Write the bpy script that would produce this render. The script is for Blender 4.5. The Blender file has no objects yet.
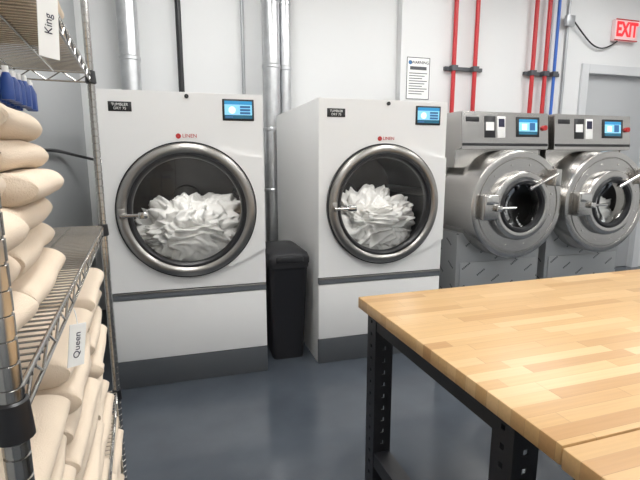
import bpy, bmesh, math, random
from mathutils import Vector, noise, Matrix
random.seed(7)
scene = bpy.context.scene
try:
    scene.view_settings.view_transform = 'Standard'
    scene.view_settings.look = 'None'
except Exception as e:
    print(e)

# ------------------------------------------------------------------ materials
def new_mat(name):
    m = bpy.data.materials.new(name); m.use_nodes = True
    nt = m.node_tree
    return m, nt, nt.nodes["Principled BSDF"]

def pmat(name, col, rough=0.5, metal=0.0, noise_amt=0.0, noise_scale=8.0, bump=0.0, bump_scale=60.0,
         emit=None, emit_s=0.0, coat=0.0, stretch=(1,1,1), spec=None, dist=0.01, distort=0.0, sheen=0.0):
    m, nt, b = new_mat(name)
    b.inputs["Base Color"].default_value = (*col, 1)
    b.inputs["Roughness"].default_value = rough
    b.inputs["Metallic"].default_value = metal
    if coat: b.inputs["Coat Weight"].default_value = coat
    if sheen: b.inputs["Sheen Weight"].default_value = sheen
    if spec is not None: b.inputs["Specular IOR Level"].default_value = spec
    tc = nt.nodes.new("ShaderNodeTexCoord")
    mp = nt.nodes.new("ShaderNodeMapping"); mp.inputs["Scale"].default_value = stretch
    nt.links.new(tc.outputs["Object"], mp.inputs["Vector"])
    n = nt.nodes.new("ShaderNodeTexNoise"); n.inputs["Scale"].default_value = noise_scale
    n.inputs["Detail"].default_value = 6
    nt.links.new(mp.outputs[0], n.inputs["Vector"])
    r = nt.nodes.new("ShaderNodeMapRange")
    r.inputs["To Min"].default_value = 1 - noise_amt; r.inputs["To Max"].default_value = 1 + noise_amt
    nt.links.new(n.outputs["Fac"], r.inputs["Value"])
    mx = nt.nodes.new("ShaderNodeVectorMath"); mx.operation = 'SCALE'
    mx.inputs[0].default_value = col
    nt.links.new(r.outputs[0], mx.inputs["Scale"])
    nt.links.new(mx.outputs[0], b.inputs["Base Color"])
    if bump:
        n2 = nt.nodes.new("ShaderNodeTexNoise"); n2.inputs["Scale"].default_value = bump_scale
        n2.inputs["Detail"].default_value = 4; n2.inputs["Distortion"].default_value = distort
        nt.links.new(mp.outputs[0], n2.inputs["Vector"])
        bp = nt.nodes.new("ShaderNodeBump"); bp.inputs["Strength"].default_value = bump
        bp.inputs["Distance"].default_value = dist
        nt.links.new(n2.outputs["Fac"], bp.inputs["Height"])
        nt.links.new(bp.outputs[0], b.inputs["Normal"])
    if emit:
        b.inputs["Emission Color"].default_value = (*emit, 1)
        b.inputs["Emission Strength"].default_value = emit_s
    return m

M = {}
M['wall'] = pmat("wall_paint", (0.72,0.725,0.725), 0.6, noise_amt=0.03, noise_scale=1.5, bump=0.05, bump_scale=120)
M['wall_l'] = pmat("wall_paint_shaded", (0.43,0.44,0.445), 0.6, noise_amt=0.05, noise_scale=1.5, bump=0.05, bump_scale=120)  # left wall: its shade is put into the colour as darker grey
M['ceil'] = pmat("ceiling_paint", (0.74,0.74,0.74), 0.8)
M['white'] = pmat("white_enamel", (0.82,0.815,0.805), 0.30, noise_amt=0.01)
M['kick'] = pmat("grey_enamel", (0.075,0.081,0.089), 0.4, noise_amt=0.03)
M['strip'] = pmat("handle_grey", (0.14,0.15,0.165), 0.4)
M['black'] = pmat("black_plastic", (0.012,0.012,0.014), 0.35)
M['blackm'] = pmat("black_powder_coat", (0.013,0.013,0.016), 0.4, noise_amt=0.1, bump=0.05, bump_scale=300)
M['bin'] = pmat("bin_plastic", (0.009,0.009,0.012), 0.5, bump=0.05, bump_scale=200)
M['ring'] = pmat("brushed_ring", (0.38,0.365,0.345), 0.28, 1.0, noise_amt=0.05)
M['chrome'] = pmat("chrome_wire", (0.52,0.505,0.48), 0.2, 1.0)
M['steel'] = pmat("stainless", (0.54,0.525,0.505), 0.25, 1.0, noise_amt=0.06, noise_scale=3, bump=0.03, bump_scale=40, stretch=(1,1,30))
M['steel2'] = pmat("stainless_polished", (0.68,0.665,0.645), 0.15, 1.0, noise_amt=0.04)
M['duct'] = pmat("galvanised", (0.62,0.63,0.64), 0.3, 1.0, noise_amt=0.18, noise_scale=14)
M['conduit'] = pmat("conduit_grey", (0.42,0.43,0.44), 0.4, 0.6)
M['red'] = pmat("red_pex", (0.50,0.025,0.03), 0.4)
M['blue'] = pmat("blue_pex", (0.03,0.13,0.5), 0.4)
M['bluep'] = pmat("blue_plastic", (0.01,0.05,0.24), 0.35)
M['towel'] = pmat("terry_towel", (0.75,0.625,0.49), 0.95, noise_amt=0.07, noise_scale=9, bump=0.55, bump_scale=420, dist=0.004, sheen=0.1)
M['sheet'] = pmat("white_linen", (0.93,0.92,0.90), 0.9, noise_amt=0.02, bump=0.30, bump_scale=10, dist=0.02, distort=1.0, spec=0.1)
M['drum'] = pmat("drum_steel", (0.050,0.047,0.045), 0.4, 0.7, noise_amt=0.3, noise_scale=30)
M['paper'] = pmat("paper", (0.86,0.86,0.84), 0.7)
M['ink'] = pmat("ink", (0.02,0.02,0.05), 0.7)
M['door'] = pmat("door_grey", (0.46,0.47,0.48), 0.5)
M['frame'] = pmat("door_frame_grey", (0.62,0.63,0.64), 0.5)
M['exitred'] = pmat("exit_red", (0.8,0.02,0.02), 0.4, emit=(1,0.02,0.03), emit_s=1.2)
M['exitw'] = pmat("exit_white", (0.75,0.60,0.60), 0.4, emit=(1,0.45,0.45), emit_s=0.12)
M['redlab'] = pmat("red_label", (0.50,0.03,0.03), 0.4)
M['lamp'] = pmat("lamp_diffuser", (0.9,0.9,0.9), 0.5, emit=(0.99,0.99,0.975), emit_s=16.5)

# floor
m, nt, b = new_mat("epoxy_floor"); M['floor'] = m
tc = nt.nodes.new("ShaderNodeTexCoord")
n = nt.nodes.new("ShaderNodeTexNoise"); n.inputs["Scale"].default_value = 2.5; n.inputs["Detail"].default_value = 8
nt.links.new(tc.outputs["Object"], n.inputs["Vector"])
cr = nt.nodes.new("ShaderNodeValToRGB")
cr.color_ramp.elements[0].position = 0.3; cr.color_ramp.elements[0].color = (0.056,0.066,0.081,1)
cr.color_ramp.elements[1].position = 0.7; cr.color_ramp.elements[1].color = (0.076,0.088,0.105,1)
nt.links.new(n.outputs["Fac"], cr.inputs["Fac"]); nt.links.new(cr.outputs[0], b.inputs["Base Color"])
b.inputs["Roughness"].default_value = 0.14
b.inputs["Specular IOR Level"].default_value = 0.65
n2 = nt.nodes.new("ShaderNodeTexNoise"); n2.inputs["Scale"].default_value = 7; n2.inputs["Detail"].default_value = 4
nt.links.new(tc.outputs["Object"], n2.inputs["Vector"])
bp = nt.nodes.new("ShaderNodeBump"); bp.inputs["Strength"].default_value = 0.08; bp.inputs["Distance"].default_value = 0.012
nt.links.new(n2.outputs["Fac"], bp.inputs["Height"]); nt.links.new(bp.outputs[0], b.inputs["Normal"])

# glass (thin)
def glassmat(name, tint, ior=1.5):
    m = bpy.data.materials.new(name); m.use_nodes = True; nt = m.node_tree
    nt.nodes.clear()
    o = nt.nodes.new("ShaderNodeOutputMaterial"); mx = nt.nodes.new("ShaderNodeMixShader")
    t = nt.nodes.new("ShaderNodeBsdfTransparent"); t.inputs[0].default_value = (*tint,1)
    g = nt.nodes.new("ShaderNodeBsdfGlossy"); g.inputs["Roughness"].default_value = 0.03
    f = nt.nodes.new("ShaderNodeFresnel"); f.inputs[0].default_value = ior
    nt.links.new(f.outputs[0], mx.inputs[0]); nt.links.new(t.outputs[0], mx.inputs[1]); nt.links.new(g.outputs[0], mx.inputs[2])
    nt.links.new(mx.outputs[0], o.inputs[0])
    return m
M['glass'] = glassmat("door_glass", (0.94,0.945,0.94))
M['glassw'] = glassmat("washer_door_glass", (0.85,0.86,0.86), 1.22)

# butcher block
def mathn(nt, op, a, b=None, c=None):
    n = nt.nodes.new("ShaderNodeMath"); n.operation = op
    for i, v in enumerate((a, b, c)):
        if v is None: continue
        if isinstance(v, (int, float)): n.inputs[i].default_value = v
        else: nt.links.new(v, n.inputs[i])
    return n.outputs[0]
m, nt, b = new_mat("butcher_block"); M['wood'] = m
tc = nt.nodes.new("ShaderNodeTexCoord"); sx = nt.nodes.new("ShaderNodeSeparateXYZ")
nt.links.new(tc.outputs["Object"], sx.inputs[0])
row = mathn(nt, 'FLOOR', mathn(nt, 'DIVIDE', mathn(nt, 'ADD', sx.outputs[1], 5.0), 0.042))
wn = nt.nodes.new("ShaderNodeTexWhiteNoise"); wn.noise_dimensions = '1D'; nt.links.new(row, wn.inputs["W"])
xs = mathn(nt, 'DIVIDE', mathn(nt, 'ADD', mathn(nt, 'ADD', sx.outputs[0], 5.0), mathn(nt, 'MULTIPLY', wn.outputs["Value"], 3.1)), 0.36)
idx = mathn(nt, 'FLOOR', xs)
cv = nt.nodes.new("ShaderNodeCombineXYZ"); nt.links.new(row, cv.inputs[0]); nt.links.new(idx, cv.inputs[1])
wn2 = nt.nodes.new("ShaderNodeTexWhiteNoise"); wn2.noise_dimensions = '3D'; nt.links.new(cv.outputs[0], wn2.inputs["Vector"])
cr = nt.nodes.new("ShaderNodeValToRGB"); e = cr.color_ramp.elements
e[0].position = 0.0; e[0].color = (0.45,0.25,0.10,1)
e[1].position = 1.0; e[1].color = (0.66,0.445,0.225,1)
k = e.new(0.25); k.color = (0.545,0.335,0.145,1)
k = e.new(0.75); k.color = (0.60,0.385,0.18,1)
nt.links.new(wn2.outputs["Value"], cr.inputs["Fac"])
mp = nt.nodes.new("ShaderNodeMapping"); mp.inputs["Scale"].default_value = (2.0, 60, 60)
nt.links.new(tc.outputs["Object"], mp.inputs[0])
gn = nt.nodes.new("ShaderNodeTexNoise"); gn.inputs["Scale"].default_value = 2.0; gn.inputs["Detail"].default_value = 6
nt.links.new(mp.outputs[0], gn.inputs["Vector"])
g = nt.nodes.new("ShaderNodeMapRange"); g.inputs["To Min"].default_value = 0.84; g.inputs["To Max"].default_value = 1.12
nt.links.new(gn.outputs["Fac"], g.inputs["Value"])
fy = mathn(nt, 'FRACT', mathn(nt, 'DIVIDE', mathn(nt, 'ADD', sx.outputs[1], 5.0), 0.042))
fx = mathn(nt, 'FRACT', xs)
s1 = mathn(nt, 'LESS_THAN', fy, 0.03); s2 = mathn(nt, 'LESS_THAN', fx, 0.006)
seam = mathn(nt, 'SUBTRACT', 1.0, mathn(nt, 'MULTIPLY', mathn(nt, 'MAXIMUM', s1, s2), 0.22))
sc = nt.nodes.new("ShaderNodeVectorMath"); sc.operation = 'SCALE'
nt.links.new(cr.outputs[0], sc.inputs[0]); nt.links.new(mathn(nt, 'MULTIPLY', g.outputs[0], seam), sc.inputs["Scale"])
nt.links.new(sc.outputs[0], b.inputs["Base Color"]); b.inputs["Roughness"].default_value = 0.36

# protective film with sparse printed marks over steel
m, nt, b = new_mat("film_covered_steel"); M['film'] = m
tc = nt.nodes.new("ShaderNodeTexCoord")
sx = nt.nodes.new("ShaderNodeSeparateXYZ"); nt.links.new(tc.outputs["Object"], sx.inputs[0])
u = mathn(nt, 'ADD', sx.outputs[0], sx.outputs[1])
cb = nt.nodes.new("ShaderNodeCombineXYZ"); nt.links.new(u, cb.inputs[0]); nt.links.new(sx.outputs[2], cb.inputs[1])
mp = nt.nodes.new("ShaderNodeMapping"); mp.inputs["Rotation"].default_value = (0,0,math.radians(-35))
nt.links.new(cb.outputs[0], mp.inputs[0])
sy = nt.nodes.new("ShaderNodeSeparateXYZ"); nt.links.new(mp.outputs[0], sy.inputs[0])
ry = mathn(nt, 'DIVIDE', mathn(nt, 'ADD', sy.outputs[1], 9.0), 0.14)
ro = mathn(nt, 'FLOOR', ry)
rx = mathn(nt, 'ADD', mathn(nt, 'DIVIDE', mathn(nt, 'ADD', sy.outputs[0], 9.0), 0.24), mathn(nt, 'MULTIPLY', ro, 0.37))
fx = mathn(nt, 'FRACT', rx)
inx = mathn(nt, 'LESS_THAN', fx, 0.40)
let = mathn(nt, 'LESS_THAN', mathn(nt, 'FRACT', mathn(nt, 'MULTIPLY', fx, 15.0)), 0.7)
iny = mathn(nt, 'LESS_THAN', mathn(nt, 'FRACT', ry), 0.11)
mk = mathn(nt, 'MULTIPLY', mathn(nt, 'MULTIPLY', inx, iny), let)
mx = nt.nodes.new("ShaderNodeMix"); mx.data_type = 'RGBA'
mx.inputs[6].default_value = (0.34,0.35,0.355,1); mx.inputs[7].default_value = (0.06,0.065,0.07,1)
nt.links.new(mk, mx.inputs[0]); nt.links.new(mx.outputs[2], b.inputs["Base Color"])
b.inputs["Metallic"].default_value = 0.5; b.inputs["Roughness"].default_value = 0.33
nf = nt.nodes.new("ShaderNodeTexNoise"); nf.inputs["Scale"].default_value = 6; nt.links.new(tc.outputs["Object"], nf.inputs["Vector"])
bp = nt.nodes.new("ShaderNodeBump"); bp.inputs["Strength"].default_value = 0.25; bp.inputs["Distance"].default_value = 0.02
nt.links.new(nf.outputs["Fac"], bp.inputs["Height"]); nt.links.new(bp.outputs[0], b.inputs["Normal"])

def screen_mat(name):
    m, nt, b = new_mat(name)
    tc = nt.nodes.new("ShaderNodeTexCoord"); sx = nt.nodes.new("ShaderNodeSeparateXYZ")
    nt.links.new(tc.outputs["Generated"], sx.inputs[0])
    cr = nt.nodes.new("ShaderNodeValToRGB"); cr.color_ramp.interpolation = 'CONSTANT'
    e = cr.color_ramp.elements
    e[0].position = 0; e[0].color = (0.02,0.10,0.16,1)
    e[1].position = 0.2; e[1].color = (0.22,0.52,0.70,1)
    k = e.new(0.8); k.color = (0.03,0.23,0.45,1)
    nt.links.new(sx.outputs[2], cr.inputs[0])
    nt.links.new(cr.outputs[0], b.inputs["Base Color"]); nt.links.new(cr.outputs[0], b.inputs["Emission Color"])
    b.inputs["Emission Strength"].default_value = 0.6; b.inputs["Roughness"].default_value = 0.15
    return m
M['screen'] = screen_mat("lcd_screen")
M['icon'] = pmat("lcd_icon", (0.8,0.9,0.95), 0.3, emit=(0.7,0.9,1), emit_s=0.6)
M['icong'] = pmat("lcd_dark", (0.03,0.10,0.22), 0.3, emit=(0.02,0.12,0.3), emit_s=0.5)

# ------------------------------------------------------------------ helpers
def link(o, parent=None):
    scene.collection.objects.link(o)
    if parent: o.parent = parent
    return o
def finish(name, bm, mat, parent=None, loc=(0,0,0), rotz=0, smooth=False, autosm=None):
    bmesh.ops.recalc_face_normals(bm, faces=bm.faces)
    me = bpy.data.meshes.new(name); bm.to_mesh(me); bm.free()
    me.materials.append(mat)
    if smooth:
        for p in me.polygons: p.use_smooth = True
        if autosm:
            try: me.set_sharp_from_angle(angle=math.radians(autosm))
            except Exception: pass
    o = bpy.data.objects.new(name, me); o.location = loc; o.rotation_euler = (0,0,rotz)
    return link(o, parent)
def empty(name, loc, rotz=0):
    o = bpy.data.objects.new(name, None); o.location = loc; o.rotation_euler = (0,0,rotz); o.empty_display_size = 0.1
    return link(o)
def add_box(bm, x0,x1,y0,y1,z0,z1, bevel=0, seg=2):
    r = bmesh.ops.create_cube(bm, size=1)
    vs = r['verts']
    for v in vs:
        v.co = Vector(((x0+x1)/2+v.co.x*(x1-x0), (y0+y1)/2+v.co.y*(y1-y0), (z0+z1)/2+v.co.z*(z1-z0)))
    if bevel:
        es = set(e for v in vs for e in v.link_edges)
        bmesh.ops.bevel(bm, geom=list(es), offset=bevel, segments=seg, affect='EDGES', profile=0.5)
def box(name, x0,x1,y0,y1,z0,z1, mat, parent=None, bevel=0, seg=2, loc=(0,0,0), rotz=0):
    bm = bmesh.new(); add_box(bm, x0,x1,y0,y1,z0,z1, bevel, seg)
    return finish(name, bm, mat, parent, loc, rotz, smooth=bevel>0, autosm=35)
def add_rod(bm, p0, p1, r, seg=8, caps=True, r2=None):
    p0 = Vector(p0); p1 = Vector(p1); d = p1-p0; L = d.length
    q = d.to_track_quat('Z','Y').to_matrix().to_4x4()
    bmesh.ops.create_cone(bm, cap_ends=caps, segments=seg, radius1=r, radius2=r if r2 is None else r2, depth=L,
                          matrix=Matrix.Translation((p0+p1)/2) @ q)
def rod(name, p0, p1, r, mat, parent=None, seg=24, loc=(0,0,0)):
    bm = bmesh.new(); add_rod(bm, p0, p1, r, seg)
    return finish(name, bm, mat, parent, loc, smooth=True, autosm=40)
def add_lathe(bm, prof, cx=0, cz=0, seg=96, axis='Y', cy=0):
    rings = []
    for (r, h) in prof:
        ring = []
        for i in range(seg):
            a = 2*math.pi*i/seg
            if axis == 'Y': ring.append(bm.verts.new((cx+r*math.cos(a), h, cz+r*math.sin(a))))
            else: ring.append(bm.verts.new((cx+r*math.cos(a), cy+r*math.sin(a), h)))
        rings.append(ring)
    for j in range(len(rings)-1):
        A = rings[j]; B = rings[j+1]
        for i in range(seg):
            bm.faces.new((A[i], A[(i+1)%seg], B[(i+1)%seg], B[i]))
    return rings
def lathe(name, prof, mat, parent=None, cx=0, cz=0, seg=96, axis='Y', cy=0, capend=False, autosm=40):
    bm = bmesh.new(); rings = add_lathe(bm, prof, cx, cz, seg, axis, cy)
    if capend: bm.faces.new(rings[-1])
    return finish(name, bm, mat, parent, smooth=True, autosm=autosm)
def plate_hole(name, x0,x1,z0,z1,cx,cz,r,y0,y1, mat, parent):
    bm = bmesh.new()
    angs = [2*math.pi*i/96 for i in range(96)]
    for (X,Z) in ((x0,z0),(x0,z1),(x1,z0),(x1,z1)): angs.append(math.atan2(Z-cz, X-cx) % (2*math.pi))
    angs = sorted(set(round(a,6) for a in angs))
    def outer(a):
        c, s = math.cos(a), math.sin(a); t = 1e9
        if c > 1e-9: t = min(t, (x1-cx)/c)
        if c < -1e-9: t = min(t, (x0-cx)/c)
        if s > 1e-9: t = min(t, (z1-cz)/s)
        if s < -1e-9: t = min(t, (z0-cz)/s)
        return cx+c*t, cz+s*t
    R = []
    for (y, kind) in ((y1,'i'),(y0,'i'),(y0,'o'),(y1,'o')):
        ring = []
        for a in angs:
            if kind == 'i': ring.append(bm.verts.new((cx+r*math.cos(a), y, cz+r*math.sin(a))))
            else:
                o = outer(a); ring.append(bm.verts.new((o[0], y, o[1])))
        R.append(ring)
    n = len(angs)
    for j in range(3):
        for i in range(n):
            bm.faces.new((R[j][i], R[j][(i+1)%n], R[j+1][(i+1)%n], R[j+1][i]))
    return finish(name, bm, mat, parent)
def text(name, s, size, mat, parent, loc, rot, align='CENTER', ext=0.001):
    cu = bpy.data.curves.new(name, 'FONT'); cu.body = s; cu.size = size; cu.extrude = ext
    cu.align_x = align; cu.align_y = 'CENTER'
    cu.materials.append(mat)
    o = bpy.data.objects.new(name, cu); o.location = loc; o.rotation_euler = rot
    return link(o, parent)
def curve(name, pts, r, mat, parent=None, smooth=True):
    cu = bpy.data.curves.new(name, 'CURVE'); cu.dimensions = '3D'; cu.bevel_depth = r; cu.bevel_resolution = 4
    sp = cu.splines.new('NURBS' if smooth else 'POLY'); sp.points.add(len(pts)-1)
    for i, p in enumerate(pts): sp.points[i].co = (*p, 1)
    if smooth: sp.use_endpoint_u = True; sp.order_u = 3
    cu.resolution_u = 10
    cu.materials.append(mat)
    o = bpy.data.objects.new(name, cu)
    return link(o, parent)

# ------------------------------------------------------------------ room shell
XL, XR, YB, YW, ZC = -0.84, 6.8, -3.2, 4.86, 3.75
box("floor", XL-0.2, XR+0.2, YB-0.2, YW+0.4, -0.12, 0, M['floor'])
box("ceiling", XL-0.2, XR+0.2, YB-0.2, YW+0.4, ZC, ZC+0.1, M['ceil'])
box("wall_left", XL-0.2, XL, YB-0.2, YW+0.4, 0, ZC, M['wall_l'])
box("wall_right", XR, XR+0.2, YB-0.2, YW+0.4, 0, ZC, M['wall'])
box("wall_front", XL, XR, YB-0.2, YB, 0, ZC, M['wall'])
box("wall_back", XL, XR, YW, YW+0.3, 0, ZC, M['wall'])
YR = YW-0.10
bm = bmesh.new()
DX0, DX1, DZ = 4.83, 6.0, 2.58
add_box(bm, 2.34, DX0, YR, YW, 0, ZC); add_box(bm, DX1, XR, YR, YW, 0, ZC); add_box(bm, DX0, DX1, YR, YW, DZ, ZC)
finish("wall_back_furring", bm, M['wall'])
d = empty("door_1", (0,0,0))
box("panel", DX0+0.05, DX1-0.05, YW-0.045, YW-0.002, 0.005, DZ-0.05, M['door'], d, 0.003)
bm = bmesh.new()
add_box(bm, DX0-0.06, DX0+0.05, YR-0.03, YW-0.003, 0, DZ+0.06, 0.004)
add_box(bm, DX1-0.05, DX1+0.06, YR-0.03, YW-0.003, 0, DZ+0.06, 0.004)
add_box(bm, DX0+0.05, DX1-0.05, YR-0.03, YW-0.003, DZ-0.05, DZ+0.06, 0.004)
finish("frame", bm, M['frame'], d)
rod("knob", (DX0+0.14, YW-0.11, 1.0), (DX0+0.14, YW-0.045, 1.0), 0.03, M['steel2'], d)

# ceiling lights
def light_fixture(x, y, w=0.6, l=1.2):
    e = empty("ceiling_light", (x, y, ZC-0.06))
    bm = bmesh.new(); add_box(bm, -w/2-0.03, w/2+0.03, -l/2-0.03, l/2+0.03, 0.0, 0.058, 0.006)
    finish("housing", bm, M['white'], e)
    bm = bmesh.new(); add_box(bm, -w/2, w/2, -l/2, l/2, -0.012, -0.001)
    finish("diffuser", bm, M['lamp'], e)
for x in (0.3, 2.6, 4.9):
    for y in (-1.6, 0.9, 3.1):
        light_fixture(x, y)

# ------------------------------------------------------------------ laundry heap
def sabs(v, e=0.03): return math.sqrt(v*v+e*e)-e
def crumple(name, parent, c, sc, rmax, cz, ymin, seed, mat, sub=6, tilt=0.0, amp=1.0, lean=0.0):
    bm = bmesh.new(); bmesh.ops.create_icosphere(bm, subdivisions=sub, radius=1)
    off = Vector((seed*3.1, seed*1.7, seed*2.3))
    for v in bm.verts:
        p = v.co.normalized()
        w1 = noise.noise_vector(p*1.1+off)
        w2 = noise.noise_vector(p*1.9-off)
        r0 = noise.noise(p*2.0+off*2)
        # swirl the domain so that fold lines run in long curved bundles
        a = p + w1*0.55
        f1 = sabs(noise.noise(Vector((a.x*2.4, a.y*2.4, a.z*4.6))+off), 0.04)
        b_ = p + w2*0.40 + w1*0.30
        f2 = sabs(noise.noise(Vector((b_.x*4.6 + b_.z*3.4, b_.y*2.6, (b_.z-b_.x*0.7)*1.6))-off*1.3), 0.03)
        f3 = sabs(noise.noise(Vector(((b_.z+b_.x*0.5)*8.5, b_.y*3.5, b_.x*3.5))+off*1.5), 0.025)
        f4 = sabs(noise.noise(Vector((a.x*11, a.y*6, a.z*7))-off*0.4), 0.03)
        d = 1 + amp*(0.26*r0 + 0.46*(0.2-f1) + 0.40*(0.18-f2) + 0.16*(0.18-f3) + 0.06*(0.18-f4))
        co = Vector((p.x*sc[0]*d, p.y*sc[1]*d + lean*(p.z+0.7)*sc[2], p.z*sc[2]*d + tilt*p.x*sc[0]))
        co += Vector(c)
        rr = math.hypot(co.x, co.z-cz)
        lim = rmax
        if rr > lim*0.93:
            k = lim*0.93 + (lim*0.07)*(1-math.exp(-(rr-lim*0.93)/(lim*0.1)))
            co.x *= k/rr; co.z = cz+(co.z-cz)*k/rr
        s = ymin+0.10
        if co.y < s: co.y = s-0.095*(1-math.exp(-(s-co.y)/0.12))
        v.co = co
    return finish(name, bm, mat, parent, smooth=True)

def plight(name, parent, loc, energy, r=0.02):
    l = bpy.data.lights.new(name, 'POINT'); l.energy = energy; l.shadow_soft_size = r; l.color = (1.0, 0.98, 0.94)
    o = bpy.data.objects.new(name, l); o.location = loc
    return link(o, parent)

# ------------------------------------------------------------------ dryers
def dryer(x, seed, tilt):
    e = empty("tumble_dryer", (x, 3.06, 0))
    W, D, H, cz = 0.49, 1.43, 1.90, 1.168
    bm = bmesh.new()
    add_box(bm, -W, -W+0.015, 0.022, D, 0.0, H, 0.003)
    add_box(bm, W-0.015, W, 0.022, D, 0.0, H, 0.003)
    add_box(bm, -W+0.015, W-0.015, 0.022, D, H-0.015, H)
    add_box(bm, -W+0.015, W-0.015, D-0.015, D, 0.0, H-0.015)
    add_box(bm, -W+0.015, W-0.015, 0.022, D-0.015, 0.60, 0.615)
    finish("cabinet", bm, M['white'], e)
    o = plate_hole("front_panel", -W, W, 0.655, H, 0, cz, 0.36, 0.0, 0.022, M['white'], e)
    md = o.modifiers.new("b", 'BEVEL'); md.width = 0.006; md.segments = 3; md.limit_method = 'ANGLE'; md.angle_limit = math.radians(60)
    box("lint_panel", -W, W, 0.0, 0.022, 0.19, 0.60, M['white'], e, 0.005)
    box("lint_panel_handle", -W, W, -0.006, 0.03, 0.604, 0.650, M['strip'], e, 0.006)
    box("lint_panel_lip", -W+0.002, W-0.002, -0.012, 0.0, 0.640, 0.650, M['ring'], e, 0.003)
    box("kick_base", -W, W, 0.0, 0.03, 0.0, 0.186, M['kick'], e, 0.004)
    bm = bmesh.new(); pts = []
    for i in range(25):
        a = math.radians(62 - i*(124/24)); pts.append((0.43*math.cos(a), cz+0.43*math.sin(a)))
    top = [(0.488, cz+0.335), (0.42, cz+0.34), (0.33, cz+0.355), (0.26, cz+0.378)]
    bot = [(0.26, cz-0.378), (0.33, cz-0.35), (0.40, cz-0.315), (0.45, cz-0.285), (0.488, cz-0.275)]
    poly = pts + bot + top
    vs = [bm.verts.new((p[0], -0.022, p[1])) for p in poly]
    f = bm.faces.new(vs)
    r = bmesh.ops.extrude_face_region(bm, geom=[f])
    for v in r['geom']:
        if isinstance(v, bmesh.types.BMVert): v.co.y = 0.001
    finish("door_wing", bm, M['white'], e)
    lathe("door_ring", [(0.424,0.0),(0.426,-0.03),(0.420,-0.046),(0.405,-0.054),(0.385,-0.056),(0.370,-0.050),(0.362,-0.036)], M['ring'], e, 0, cz)
    lathe("door_shadow_gap", [(0.434,0.001),(0.434,-0.024),(0.424,-0.024)], M['black'], e, 0, cz)
    lathe("door_gasket", [(0.366,-0.042),(0.350,-0.042),(0.338,-0.030),(0.333,0.0),(0.338,0.02)], M['black'], e, 0, cz)
    lathe("door_glass", [(0.338,-0.022),(0.25,-0.032),(0.15,-0.038),(0.06,-0.041),(0.002,-0.042)], M['glass'], e, 0, cz, capend=True)
    box("handle_plate", -0.415,-0.372,-0.066,-0.05, cz-0.035, cz+0.03, M['ring'], e, 0.006)
    rod("handle_bar", (-0.40, -0.085, cz-0.012), (-0.255, -0.085, cz-0.012), 0.012, M['steel2'], e)
    box("handle_post", -0.40,-0.38,-0.09,-0.06, cz-0.022, cz-0.002, M['steel2'], e, 0.004)
    box("handle_grip", -0.30,-0.24,-0.098,-0.07, cz-0.033, cz+0.009, M['steel2'], e, 0.008)
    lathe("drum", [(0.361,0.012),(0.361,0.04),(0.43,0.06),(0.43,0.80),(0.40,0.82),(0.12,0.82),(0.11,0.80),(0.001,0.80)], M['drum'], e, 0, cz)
    bm = bmesh.new()
    for k in range(3):
        a = math.radians(130+120*k); ca, sa = math.cos(a), math.sin(a)
        add_rod(bm, (0.405*ca, 0.08, cz+0.405*sa), (0.405*ca, 0.78, cz+0.405*sa), 0.03, 10)
    finish("drum_baffles", bm, M['drum'], e, smooth=True, autosm=40)
    crumple("wet_sheets", e, (0.02, 0.25, cz-0.20), (0.40, 0.27, 0.25), 0.405, cz, -0.014, seed, M['sheet'], 7, tilt, 0.95, 0.5)
    plight("drum_fill_light", e, (0.0, 0.095, cz+0.36), 5.5, 0.045)  # added fill light to brighten the sheets, not a part of the dryer
    box("screen_bezel", 0.235, 0.435, -0.006, 0.004, 1.735, 1.868, M['black'], e, 0.004)
    box("screen", 0.248, 0.422, -0.0085, -0.006, 1.748, 1.856, M['screen'], e)
    lathe("screen_dial", [(0.001,-0.011),(0.022,-0.011),(0.022,-0.0085)], M['icon'], e, 0.295, 1.80, 24)
    bm = bmesh.new()
    for i in range(3): add_box(bm, 0.345, 0.410, -0.0105, -0.0085, 1.776+0.019*i, 1.789+0.019*i)
    add_box(bm, 0.255, 0.30, -0.0105, -0.0085, 1.752, 1.762)
    finish("screen_list", bm, M['icong'], e)
    box("model_plate", -0.43, -0.30, -0.003, 0.002, 1.775, 1.832, M['black'], e, 0.002)
    text("model_plate_text", "TUMBLER\nDRY 75", 0.022, M['paper'], e, (-0.365, -0.0035, 1.803), (math.pi/2,0,0))
    lathe("emblem", [(0.016,-0.001),(0.016,-0.004),(0.001,-0.004)], M['redlab'], e, -0.04, 1.635, 24)
    text("emblem_text", "LINEN", 0.032, M['redlab'], e, (0.028, -0.001, 1.636), (math.pi/2,0,0))
    lathe("key_lock", [(0.013,0.0),(0.013,-0.01),(0.001,-0.01)], M['black'], e, 0.02, 1.875, 20)
    return e
dryer(0.038, 1, 0.10)
dryer(1.398, 5, 0.15)

# ------------------------------------------------------------------ trash bin
e = empty("trash_bin", (0.722, 3.17, 0))
def rrect(w, d, r, n=6):
    pts = []
    for (cx, cy, a0) in ((w/2-r, d/2-r, 0), (-w/2+r, d/2-r, 90), (-w/2+r, -d/2+r, 180), (w/2-r, -d/2+r, 270)):
        for i in range(n+1):
            a = math.radians(a0+90*i/n); pts.append((cx+r*math.cos(a), cy+r*math.sin(a)))
    return pts
def loft(name, secs, mat, parent, cy=0, cap=True):
    bm = bmesh.new(); R = []
    for (w, d, r, z) in secs:
        R.append([bm.verts.new((x, y+cy, z)) for x, y in rrect(w, d, r)])
    n = len(R[0])
    for j in range(len(R)-1):
        for i in range(n): bm.faces.new((R[j][i], R[j][(i+1)%n], R[j+1][(i+1)%n], R[j+1][i]))
    if cap: bm.faces.new(R[0]); bm.faces.new(R[-1])
    return finish(name, bm, mat, parent, smooth=True, autosm=35)
loft("body", [(0.23,0.42,0.03,0),(0.28,0.50,0.035,0.69),(0.285,0.51,0.035,0.71),(0.30,0.52,0.04,0.715),(0.30,0.52,0.04,0.745)], M['bin'], e, 0.26)
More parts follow.
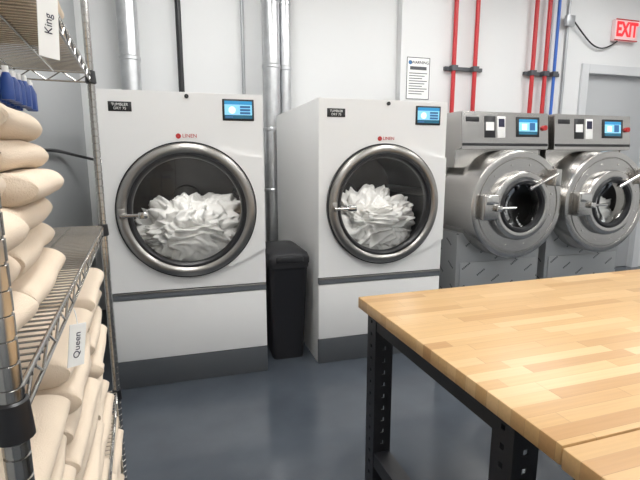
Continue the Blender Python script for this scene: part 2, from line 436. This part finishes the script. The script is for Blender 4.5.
loft("lid", [(0.31,0.53,0.04,0.745),(0.31,0.53,0.04,0.785),(0.29,0.50,0.05,0.815),(0.22,0.40,0.05,0.838),(0.12,0.25,0.04,0.845)], M['bin'], e, 0.26)
box("lid_flap", -0.10, 0.10, -0.012, 0.02, 0.752, 0.80, M['black'], e, 0.008)

# ------------------------------------------------------------------ washers
def washer(x, seed, laundry):
    e = empty("washing_machine", (x, 3.40, 0))
    cz, R, F = 1.11, 0.455, -0.20
    box("base_cabinet", -0.435, 0.435, 0.0, 1.05, 0.0, 0.86, M['film'], e, 0.006)
    box("base_door", -0.40, 0.40, -0.012, 0.0, 0.10, 0.60, M['film'], e, 0.004)
    box("plinth", -0.44, 0.44, -0.02, 1.06, 0.0, 0.06, M['kick'], e, 0.004)
    lathe("drum_housing", [(0.30,1.0),(R,1.0),(R,F+0.02),(R-0.006,F+0.006),(R-0.02,F),(R-0.055,F),(R-0.06,F+0.008),(R-0.066,F+0.008),(R-0.07,F),(0.215,F),(0.205,F+0.01),(0.205,F+0.08)], M['steel'], e, 0, cz, 128, autosm=30)
    lathe("housing_band", [(R+0.003,0.30),(R+0.006,0.302),(R+0.006,0.33),(R+0.003,0.332)], M['steel2'], e, 0, cz, 128)
    bm = bmesh.new()
    prof = [(0.0,1.575),(0.0,1.60),(0.03,1.885),(0.31,1.885),(0.31,1.42),(0.10,1.42),(0.10,1.575)]
    L = [bm.verts.new((-0.44, y, z)) for y, z in prof]; Rr = [bm.verts.new((0.44, y, z)) for y, z in prof]
    bm.faces.new(L); bm.faces.new(Rr)
    for i in range(len(prof)):
        j = (i+1) % len(prof); bm.faces.new((L[i], L[j], Rr[j], Rr[i]))
    bmesh.ops.bevel(bm, geom=list(bm.edges), offset=0.006, segments=2, affect='EDGES')
    finish("control_head", bm, M['steel'], e, smooth=True, autosm=35)
    box("rear_body", -0.43, 0.43, 0.32, 1.04, 1.2, 1.80, M['steel'], e, 0.006)
    def fy(z): return (z-1.60)/0.285*0.03
    def face_box(nm, x0, x1, z0, z1, t, mat, bev=0.003):
        o = box(nm, x0, x1, -t, 0.002, 0, z1-z0, mat, e, bev)
        o.location = (0, fy(z0), z0); o.rotation_euler = (-math.atan2(0.03, 0.285), 0, 0); return o
    face_box("display_bezel", 0.10, 0.34, 1.68, 1.85, 0.006, M['black'])
    face_box("display", 0.125, 0.315, 1.70, 1.83, 0.008, M['screen'], 0)
    face_box("display_icon", 0.155, 0.205, 1.74, 1.79, 0.010, M['icon'], 0)
    face_box("display_list", 0.235, 0.29, 1.735, 1.80, 0.010, M['icong'], 0)
    face_box("info_label", -0.22, -0.11, 1.67, 1.85, 0.003, M['black'])
    face_box("info_label_text", -0.205, -0.125, 1.73, 1.80, 0.004, M['paper'], 0)
    face_box("safety_label", -0.09, -0.01, 1.67, 1.85, 0.003, M['paper'])
    face_box("safety_label_mark", -0.08, -0.02, 1.76, 1.83, 0.004, M['ink'], 0)
    face_box("brand_plate", -0.40, -0.27, 1.80, 1.84, 0.003, M['black'])
    face_box("lower_trim", -0.43, 0.43, 1.602, 1.625, 0.006, M['black'], 0.002)
    rod("stop_button", (0.39, -0.006, 1.76), (0.39, 0.03, 1.76), 0.022, M['redlab'], e)
    lathe("door_frame", [(0.285,F+0.0),(0.288,F-0.03),(0.278,F-0.052),(0.255,F-0.062),(0.225,F-0.060),(0.205,F-0.045),(0.190,F-0.03),(0.186,F-0.01),(0.190,F+0.03)], M['steel'], e, 0, cz)
    lathe("door_glass_ring", [(0.222,F-0.059),(0.205,F-0.068),(0.188,F-0.062),(0.178,F-0.035)], M['black'], e, 0, cz)
    lathe("door_glass", [(0.190,F-0.03),(0.16,F-0.015),(0.12,F+0.02),(0.06,F+0.045),(0.002,F+0.05)], M['glassw'], e, 0, cz, capend=True)
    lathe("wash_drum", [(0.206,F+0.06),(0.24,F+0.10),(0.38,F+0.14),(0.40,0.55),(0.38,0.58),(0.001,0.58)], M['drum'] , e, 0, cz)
    if laundry:
        crumple("wet_laundry", e, (0.0, 0.1, cz-0.15), (0.30,0.24,0.20), 0.36, cz, F+0.07, seed, M['sheet'], 5, 0.1)
        plight("drum_fill_light", e, (0.0, F+0.17, cz+0.26), 1.5, 0.03)  # added fill light for the laundry behind the washer glass
    box("lock_housing", -0.385, -0.24, F-0.075, F+0.002, cz-0.105, cz+0.10, M['steel'], e, 0.012, 3)
    box("lock_cover", -0.37, -0.255, F-0.082, F-0.074, cz+0.02, cz+0.085, M['steel2'], e, 0.004)
    rod("handle_bar", (-0.25, F-0.095, cz-0.01), (-0.10, F-0.095, cz-0.01), 0.011, M['steel2'], e)
    box("handle_hub", -0.285, -0.235, F-0.11, F-0.07, cz-0.035, cz+0.015, M['steel2'], e, 0.008)
    rod("hinge_arm", (0.03, F-0.085, cz+0.14), (0.31, F-0.075, cz+0.26), 0.013, M['steel2'], e)
    box("hinge_block", 0.29, 0.345, F-0.085, F+0.002, cz+0.16, cz+0.30, M['steel'], e, 0.008)
    rod("hinge_foot", (0.05, F-0.085, cz+0.148), (0.05, F-0.055, cz+0.148), 0.018, M['steel2'], e)
    bm = bmesh.new()
    for k in range(12):
        a = math.radians(15+30*k); rr = 0.345
        add_rod(bm, (rr*math.cos(a), F-0.006, cz+rr*math.sin(a)), (rr*math.cos(a), F+0.001, cz+rr*math.sin(a)), 0.008, 10)
    finish("rim_bolts", bm, M['steel2'], e)
    return e
washer(2.69, 3, False)
washer(3.635, 9, True)
box("valve_box", 2.10, 2.22, 4.40, 4.52, 0.0, 1.88, M['kick'], bevel=0.006)

# ------------------------------------------------------------------ pipes & ducts
def duct(x, y, r, name="vent_duct", z0=1.2):
    bm = bmesh.new(); prof = []
    z = z0
    while z < ZC-0.01:
        prof += [(r, z), (r, min(z+0.56, ZC)), (r+0.006, min(z+0.565, ZC)), (r+0.006, min(z+0.59, ZC))]
        z += 0.6
    prof = [p for i, p in enumerate(prof) if i == 0 or p[1] >= prof[i-1][1]]
    add_lathe(bm, prof, x, 0, 32, 'Z', y)
    finish(name, bm, M['duct'], smooth=True, autosm=30)
duct(-0.385, 4.66, 0.088, z0=0.0)
duct(0.90, 4.66, 0.085, z0=0.0)
duct(1.05, 4.72, 0.06, z0=0.0)
rod("black_gas_pipe", (0.05, 4.66, 0.0), (0.05, 4.66, ZC), 0.026, M['black'], seg=20)
rod("electrical_conduit", (0.65, 4.82, 0.0), (0.65, 4.82, ZC), 0.016, M['conduit'], seg=16)
curve("flexible_hose", [(0.62,4.60,1.9),(0.66,4.55,1.5),(0.60,4.58,1.1),(0.64,4.6,0.6),(0.62,4.6,0.02)], 0.018, M['black'])
def pipegroup(xs, cols, z0, zb, x0, x1):
    e = empty("water_pipe_set", (0,0,0))
    for i, (x, c) in enumerate(zip(xs, cols)):
        rod("pipe_%d" % (i+1), (x, YR-0.07, z0), (x, YR-0.07, ZC), 0.024 if c != 'blue' else 0.018, M[c], e, 16)
    bm = bmesh.new(); add_box(bm, x0, x1, YR-0.042, YR-0.001, zb-0.02, zb+0.02, 0.003)
    for x in xs: add_box(bm, x-0.036, x+0.036, YR-0.105, YR-0.03, zb-0.028, zb+0.028, 0.004)
    finish("strut_bracket", bm, M['kick'], e)
pipegroup([2.95,3.22], ['red','red'], 0.0, 2.48, 2.86, 3.34)
pipegroup([4.00,4.18,4.31], ['red','red','blue'], 0.0, 2.48, 3.92, 4.42)
rod("electrical_conduit", (4.50, YR-0.02, 0.0), (4.50, YR-0.02, ZC), 0.016, M['conduit'], seg=16)
box("junction_box", 4.42, 4.54, YR-0.085, YR-0.04, 3.03, 3.15, M['conduit'], bevel=0.004)
curve("power_cable", [(4.54,YR-0.06,3.10),(4.7,YR-0.04,2.98),(4.9,YR-0.04,2.83),(5.1,YR-0.04,2.82),(5.25,YR-0.04,2.92)], 0.009, M['black'])
curve("wall_cable", [(XL+0.02,2.2,1.50),(XL+0.02,2.9,1.53),(XL+0.02,3.5,1.56),(XL+0.04,4.2,1.52),(-0.6,4.6,1.45)], 0.012, M['black'])

# exit sign
e = empty("exit_sign", (5.36, YR-0.04, 3.05))
box("housing", -0.18, 0.18, -0.025, 0.038, -0.125, 0.125, M['exitw'], e, 0.008)
t_ = text("letters", "EXIT", 0.20, M['exitred'], e, (0,-0.027,0), (math.pi/2,0,0), ext=0.002)
t_.data.offset = 0.007; t_.scale = (0.82,1.15,1)
bm = bmesh.new()
for (a,b_,c,d_) in ((-0.18,0.18,0.112,0.125),(-0.18,0.18,-0.125,-0.112)): add_box(bm, a, b_, -0.028, -0.02, c, d_)
finish("border", bm, M['redlab'], e)

# notice poster
e = empty("notice_poster", (2.55, YR-0.004, 2.36))
box("sheet", -0.14, 0.14, -0.002, 0.002, -0.22, 0.22, M['paper'], e)
bm = bmesh.new()
for (x0,x1,z0,z1) in ((-0.14,0.14,0.213,0.22),(-0.14,0.14,-0.22,-0.213),(-0.14,-0.133,-0.22,0.22),(0.133,0.14,-0.22,0.22),(-0.10,0.10,0.09,0.125)):
    add_box(bm, x0, x1, -0.004, -0.002, z0, z1)
for i in range(9): add_box(bm, -0.11, 0.11-0.03*(i%3), -0.004, -0.002, 0.05-i*0.027, 0.058-i*0.027)
finish("printing", bm, M['kick'], e)
text("heading", "WARNING", 0.045, M['ink'], e, (0.02,-0.004,0.165), (math.pi/2,0,0))
lathe("seal", [(0.022,-0.004),(0.001,-0.004)], M['icong'], e, -0.10, 0.165, 20)

# ------------------------------------------------------------------ wire rack
RX, RY, RT = -0.178, 0.506, math.radians(4.65)
RD, RL = 0.457, 1.362
rack = empty("wire_shelving_rack", (RX, RY, 0), RT)
SH = [0.13, 0.59, 1.254, 1.80]
def post(nm, x, y):
    prof = [(0.001,0.0),(0.02,0.0),(0.02,0.012),(0.0125,0.02)]
    z = 0.03
    while z < 2.16:
        prof += [(0.0127,z),(0.0127,z+0.0215),(0.0112,z+0.0225),(0.0112,z+0.0250)]; z += 0.0254
    prof += [(0.0127,2.175),(0.001,2.18)]
    lathe(nm, prof, M['chrome'], rack, x, 0, 16, 'Z', y, autosm=30)
for i, (x, y) in enumerate(((0,0),(-RD,0),(0,RL),(-RD,RL))): post("post_%d" % (i+1), x, y)
for si, z in enumerate(SH):
    bm = bmesh.new()
    for (zz, rr) in ((z-0.004, 0.0036), (z-0.036, 0.0032)):
        add_rod(bm, (0,0,zz), (0,RL,zz), rr, 8); add_rod(bm, (-RD,0,zz), (-RD,RL,zz), rr, 8)
        add_rod(bm, (0,0,zz), (-RD,0,zz), rr, 8); add_rod(bm, (0,RL,zz), (-RD,RL,zz), rr, 8)
    for xx in (0.0, -RD):
        n = 26
        for i in range(n):
            y0 = RL*i/n; y1 = RL*(i+1)/n
            za, zb = (z-0.004, z-0.036) if i % 2 == 0 else (z-0.036, z-0.004)
            add_rod(bm, (xx,y0,za), (xx,y1,zb), 0.0022, 6)
    for yy in (0.0, RL):
        n = 10
        for i in range(n):
            x0 = -RD*i/n; x1 = -RD*(i+1)/n
            za, zb = (z-0.004, z-0.036) if i % 2 == 0 else (z-0.036, z-0.004)
            add_rod(bm, (x0,yy,za), (x1,yy,zb), 0.0022, 6)
    for xx in (-0.11, -0.23, -0.35): add_rod(bm, (xx,0,z-0.008), (xx,RL,z-0.008), 0.003, 6)
    n = int(RL/0.0225)
    for i in range(1, n):
        y = RL*i/n
        add_rod(bm, (0.001,y,z-0.002), (-RD,y,z-0.002), 0.0019, 6)
        add_rod(bm, (0.001,y,z-0.002), (0.001,y,z-0.012), 0.0019, 6)
    finish("wire_shelf_%d" % (si+1), bm, M['chrome'], rack, smooth=True, autosm=50)
    bm = bmesh.new()
    for (x, y) in ((0,0),(-RD,0),(0,RL),(-RD,RL)):
        add_lathe(bm, [(0.0135,z+0.004),(0.0165,z+0.002),(0.019,z-0.038),(0.0135,z-0.042)], x, 0, 16, 'Z', y)
    finish("corner_collars_%d" % (si+1), bm, M['black'], rack, smooth=True, autosm=40)

# ------------------------------------------------------------------ towels : folded slabs whose rounded fold faces the aisle
def add_towel(bm, cx, cy, z0, lx, ly, t, seed, ang=0.0):
    off = Vector((seed*1.37, seed*0.71, seed*2.9))
    ca, sa = math.cos(ang), math.sin(ang)
    hx, hy, hz = lx/2, ly/2, t/2
    NY = 22
    sec = []
    nx = 14
    for i in range(nx+1): sec.append((-hx + (lx-hz*1.5)*i/nx, hz))
    for i in range(1, 20):
        a = math.pi/2 - math.pi*i/20
        sec.append((hx-hz*1.5 + hz*1.6*math.cos(a)**0.9, hz*math.sin(a)))
    for i in range(nx+1): sec.append((hx-hz*1.5 - (lx-hz*1.5)*i/nx, -hz))
    rings = []
    for j in range(NY+1):
        s = j/NY*2-1
        s = math.copysign(1-(1-abs(s))**1.5, s)
        e_ = max(0.0, abs(s)-0.91)/0.09
        zs = math.sqrt(max(0.0, 1-(e_*0.75)**2))
        ring = []
        for (x, z) in sec:
            y = s*hy
            p = Vector((x, y, z*zs))
            n = noise.noise(Vector((x*5, y*6, seed*1.0))+off)*0.008 + noise.noise(Vector((x*14, y*14, z*20))+off)*0.003
            n2 = noise.noise(Vector((y*5, seed*2.2, 0))+off)*0.012
            p.z += n*0.6 + (noise.noise(Vector((y*4, seed, 3)))*0.004)
            if x > 0: p.x += n2*(x/hx) + n*0.5
            p.y += n*0.8
            ring.append(bm.verts.new((cx+p.x*ca-p.y*sa, cy+p.x*sa+p.y*ca, z0+hz+p.z)))
        rings.append(ring)
    m_ = len(sec)
    for j in range(NY):
        for i in range(m_):
            bm.faces.new((rings[j][i], rings[j][(i+1)%m_], rings[j+1][(i+1)%m_], rings[j+1][i]))
    bm.faces.new(rings[0]); bm.faces.new(rings[-1])
def stack(x_front, y0, y1, z0, n, t, seed, depth=0.36):
    bm = bmesh.new(); z = z0; rnd = random.Random(seed)
    for i in range(n):
        tt = t*rnd.uniform(0.88, 1.14)
        f = x_front + rnd.uniform(-0.018, 0.010)
        add_towel(bm, f-depth/2, (y0+y1)/2+rnd.uniform(-0.011,0.011), z, depth, (y1-y0)*rnd.uniform(0.96,1.01), tt, seed*10+i, rnd.uniform(-0.04,0.04))
        z += tt*0.99
    finish("folded_towel_stack", bm, M['towel'], None, (RX, RY, 0), RT, smooth=True, autosm=60)
    return z
c = 0.004
ztopst = stack(-0.02, 0.25, 0.575, SH[2]+c, 6, 0.058, 11)
stack(-0.02, 0.02, 0.24, SH[2]+c, 4, 0.058, 12)
stack(-0.010, 0.86, 1.24, SH[1]+c, 8, 0.066, 13)
stack(-0.005, 0.46, 0.84, SH[1]+c, 8, 0.066, 14)
stack(-0.02, 0.06, 0.44, SH[1]+c, 7, 0.066, 15)
stack(0.01, 0.95, 1.335, SH[0]+c, 6, 0.064, 16)
stack(0.01, 0.52, 0.93, SH[0]+c, 6, 0.064, 17)
stack(-0.03, 0.70, 1.03, SH[3]+c, 4, 0.060, 18)
stack(-0.03, 0.30, 0.66, SH[3]+c, 4, 0.060, 19)

# blue bottles standing on the towels
e = empty("blue_bottle_bundle", (RX, RY, 0), RT)
bm = bmesh.new(); bm2 = bmesh.new()
rnd = random.Random(3)
zt = ztopst+0.006
for i in range(8):
    for j in range(8):
        x = -0.046-i*0.027+rnd.uniform(-.003,.003); y = 0.365+j*0.027+rnd.uniform(-.003,.003)
        h = 0.038+rnd.random()*0.010
        add_lathe(bm, [(0.001,zt),(0.0095,zt),(0.0095,zt+h*0.75),(0.005,zt+h),(0.001,zt+h)], x, 0, 12, 'Z', y)
        add_lathe(bm2, [(0.0045,zt+h),(0.0045,zt+h+0.010),(0.001,zt+h+0.010)], x, 0, 10, 'Z', y)
finish("bottles", bm, M['bluep'], e, smooth=True, autosm=40); finish("caps", bm2, M['paper'], e, smooth=True, autosm=40)

# tags hanging from the shelf edges
def tag(loc, rz, w, h, s, tilt=0.0, sz=0.02):
    e = empty("shelf_tag", loc, rz)
    e.rotation_euler = (0, tilt, rz)
    box("card", -w/2, w/2, -0.0008, 0.0008, -h, 0, M['paper'], e)
    text("writing", s, sz, M['ink'], e, (0, -0.0012, -h*0.5), (math.pi/2, math.radians(-90), 0), ext=0.0002)
    curve("string", [(0,0,-0.008),(-0.002,0.002,0.015),(-0.006,0.006,0.028)], 0.001, M['paper'], e)
tag((-0.190, 0.885, 1.765), math.radians(45), 0.034, 0.105, "King", 0.06, 0.018)
tag((-0.198, 0.915, 1.195), math.radians(48), 0.034, 0.080, "Queen", 0.16, 0.018)

# ------------------------------------------------------------------ work tables
def slotted(bm, axis, fixed, t, u0, u1, z0, z1):
    uc = (u0+u1)/2; sw = 0.007
    def bx(a, b_, za, zb):
        if axis == 'Y': add_box(bm, a, b_, fixed, fixed+t, za, zb)
        else: add_box(bm, fixed, fixed+t, a, b_, za, zb)
    bx(u0, uc-sw, z0, z1); bx(uc+sw, u1, z0, z1)
    z = z0
    while z < z1:
        bx(uc-sw, uc+sw, z, min(z+0.035, z1)); z += 0.05
def table(x0, x1, y0, y1, ztop=0.95, th=0.045, rot=0.0):
    e = empty("butcher_block_table", (x0, y1, 0), rot)
    W, D = x1-x0, y1-y0
    box("top", 0, W, -D, 0, ztop-th, ztop, M['wood'], e, 0.004)
    bm = bmesh.new(); zt = ztop-th
    lw = 0.075; fi, ni = 0.05, 0.15
    for lx in (0.022, W-0.022-lw):
        for ly in (-fi-lw, -D+ni):
            slotted(bm, 'Y', ly, 0.004, lx, lx+lw, 0.03, zt)
            slotted(bm, 'Y', ly+lw-0.004, 0.004, lx, lx+lw, 0.03, zt)
            slotted(bm, 'X', lx, 0.004, ly+0.004, ly+lw-0.004, 0.03, zt)
            add_box(bm, lx-0.005, lx+lw+0.005, ly-0.005, ly+lw+0.005, 0.0, 0.03)
        add_box(bm, lx+0.003, lx+lw-0.005, -D+ni+lw, -fi-lw, zt-0.06, zt-0.001)
        add_box(bm, lx+0.003, lx+lw-0.005, -D+ni+lw, -fi-lw, 0.27, 0.33)
    add_box(bm, 0.03+lw, W-0.03-lw, -D/2-0.03, -D/2+0.03, 0.27, 0.32)
    add_box(bm, 0.03+lw, W-0.03-lw, -0.17, -0.12, zt-0.05, zt-0.001)
    add_box(bm, 0.03+lw, W-0.03-lw, -D+0.16, -D+0.21, zt-0.05, zt-0.001)
    finish("steel_frame", bm, M['blackm'], e)
    return e
table(0.660, 2.62, 0.640, 1.665, rot=math.radians(1.3))
table(0.678, 2.62, -0.40, 0.635, rot=math.radians(1.3))

# ------------------------------------------------------------------ world & camera
w = bpy.data.worlds.new("world"); scene.world = w; w.use_nodes = True
w.node_tree.nodes["Background"].inputs[0].default_value = (0.8,0.85,0.9,1)
w.node_tree.nodes["Background"].inputs[1].default_value = 0.3
cam = bpy.data.cameras.new("camera"); co = bpy.data.objects.new("camera", cam); link(co)
cam.sensor_width = 36; cam.lens = 460/640*36; cam.clip_start = 0.02
co.location = (0,0,1.5); co.rotation_euler = (math.radians(90-10.1), 0, math.radians(-16.7))
scene.camera = co
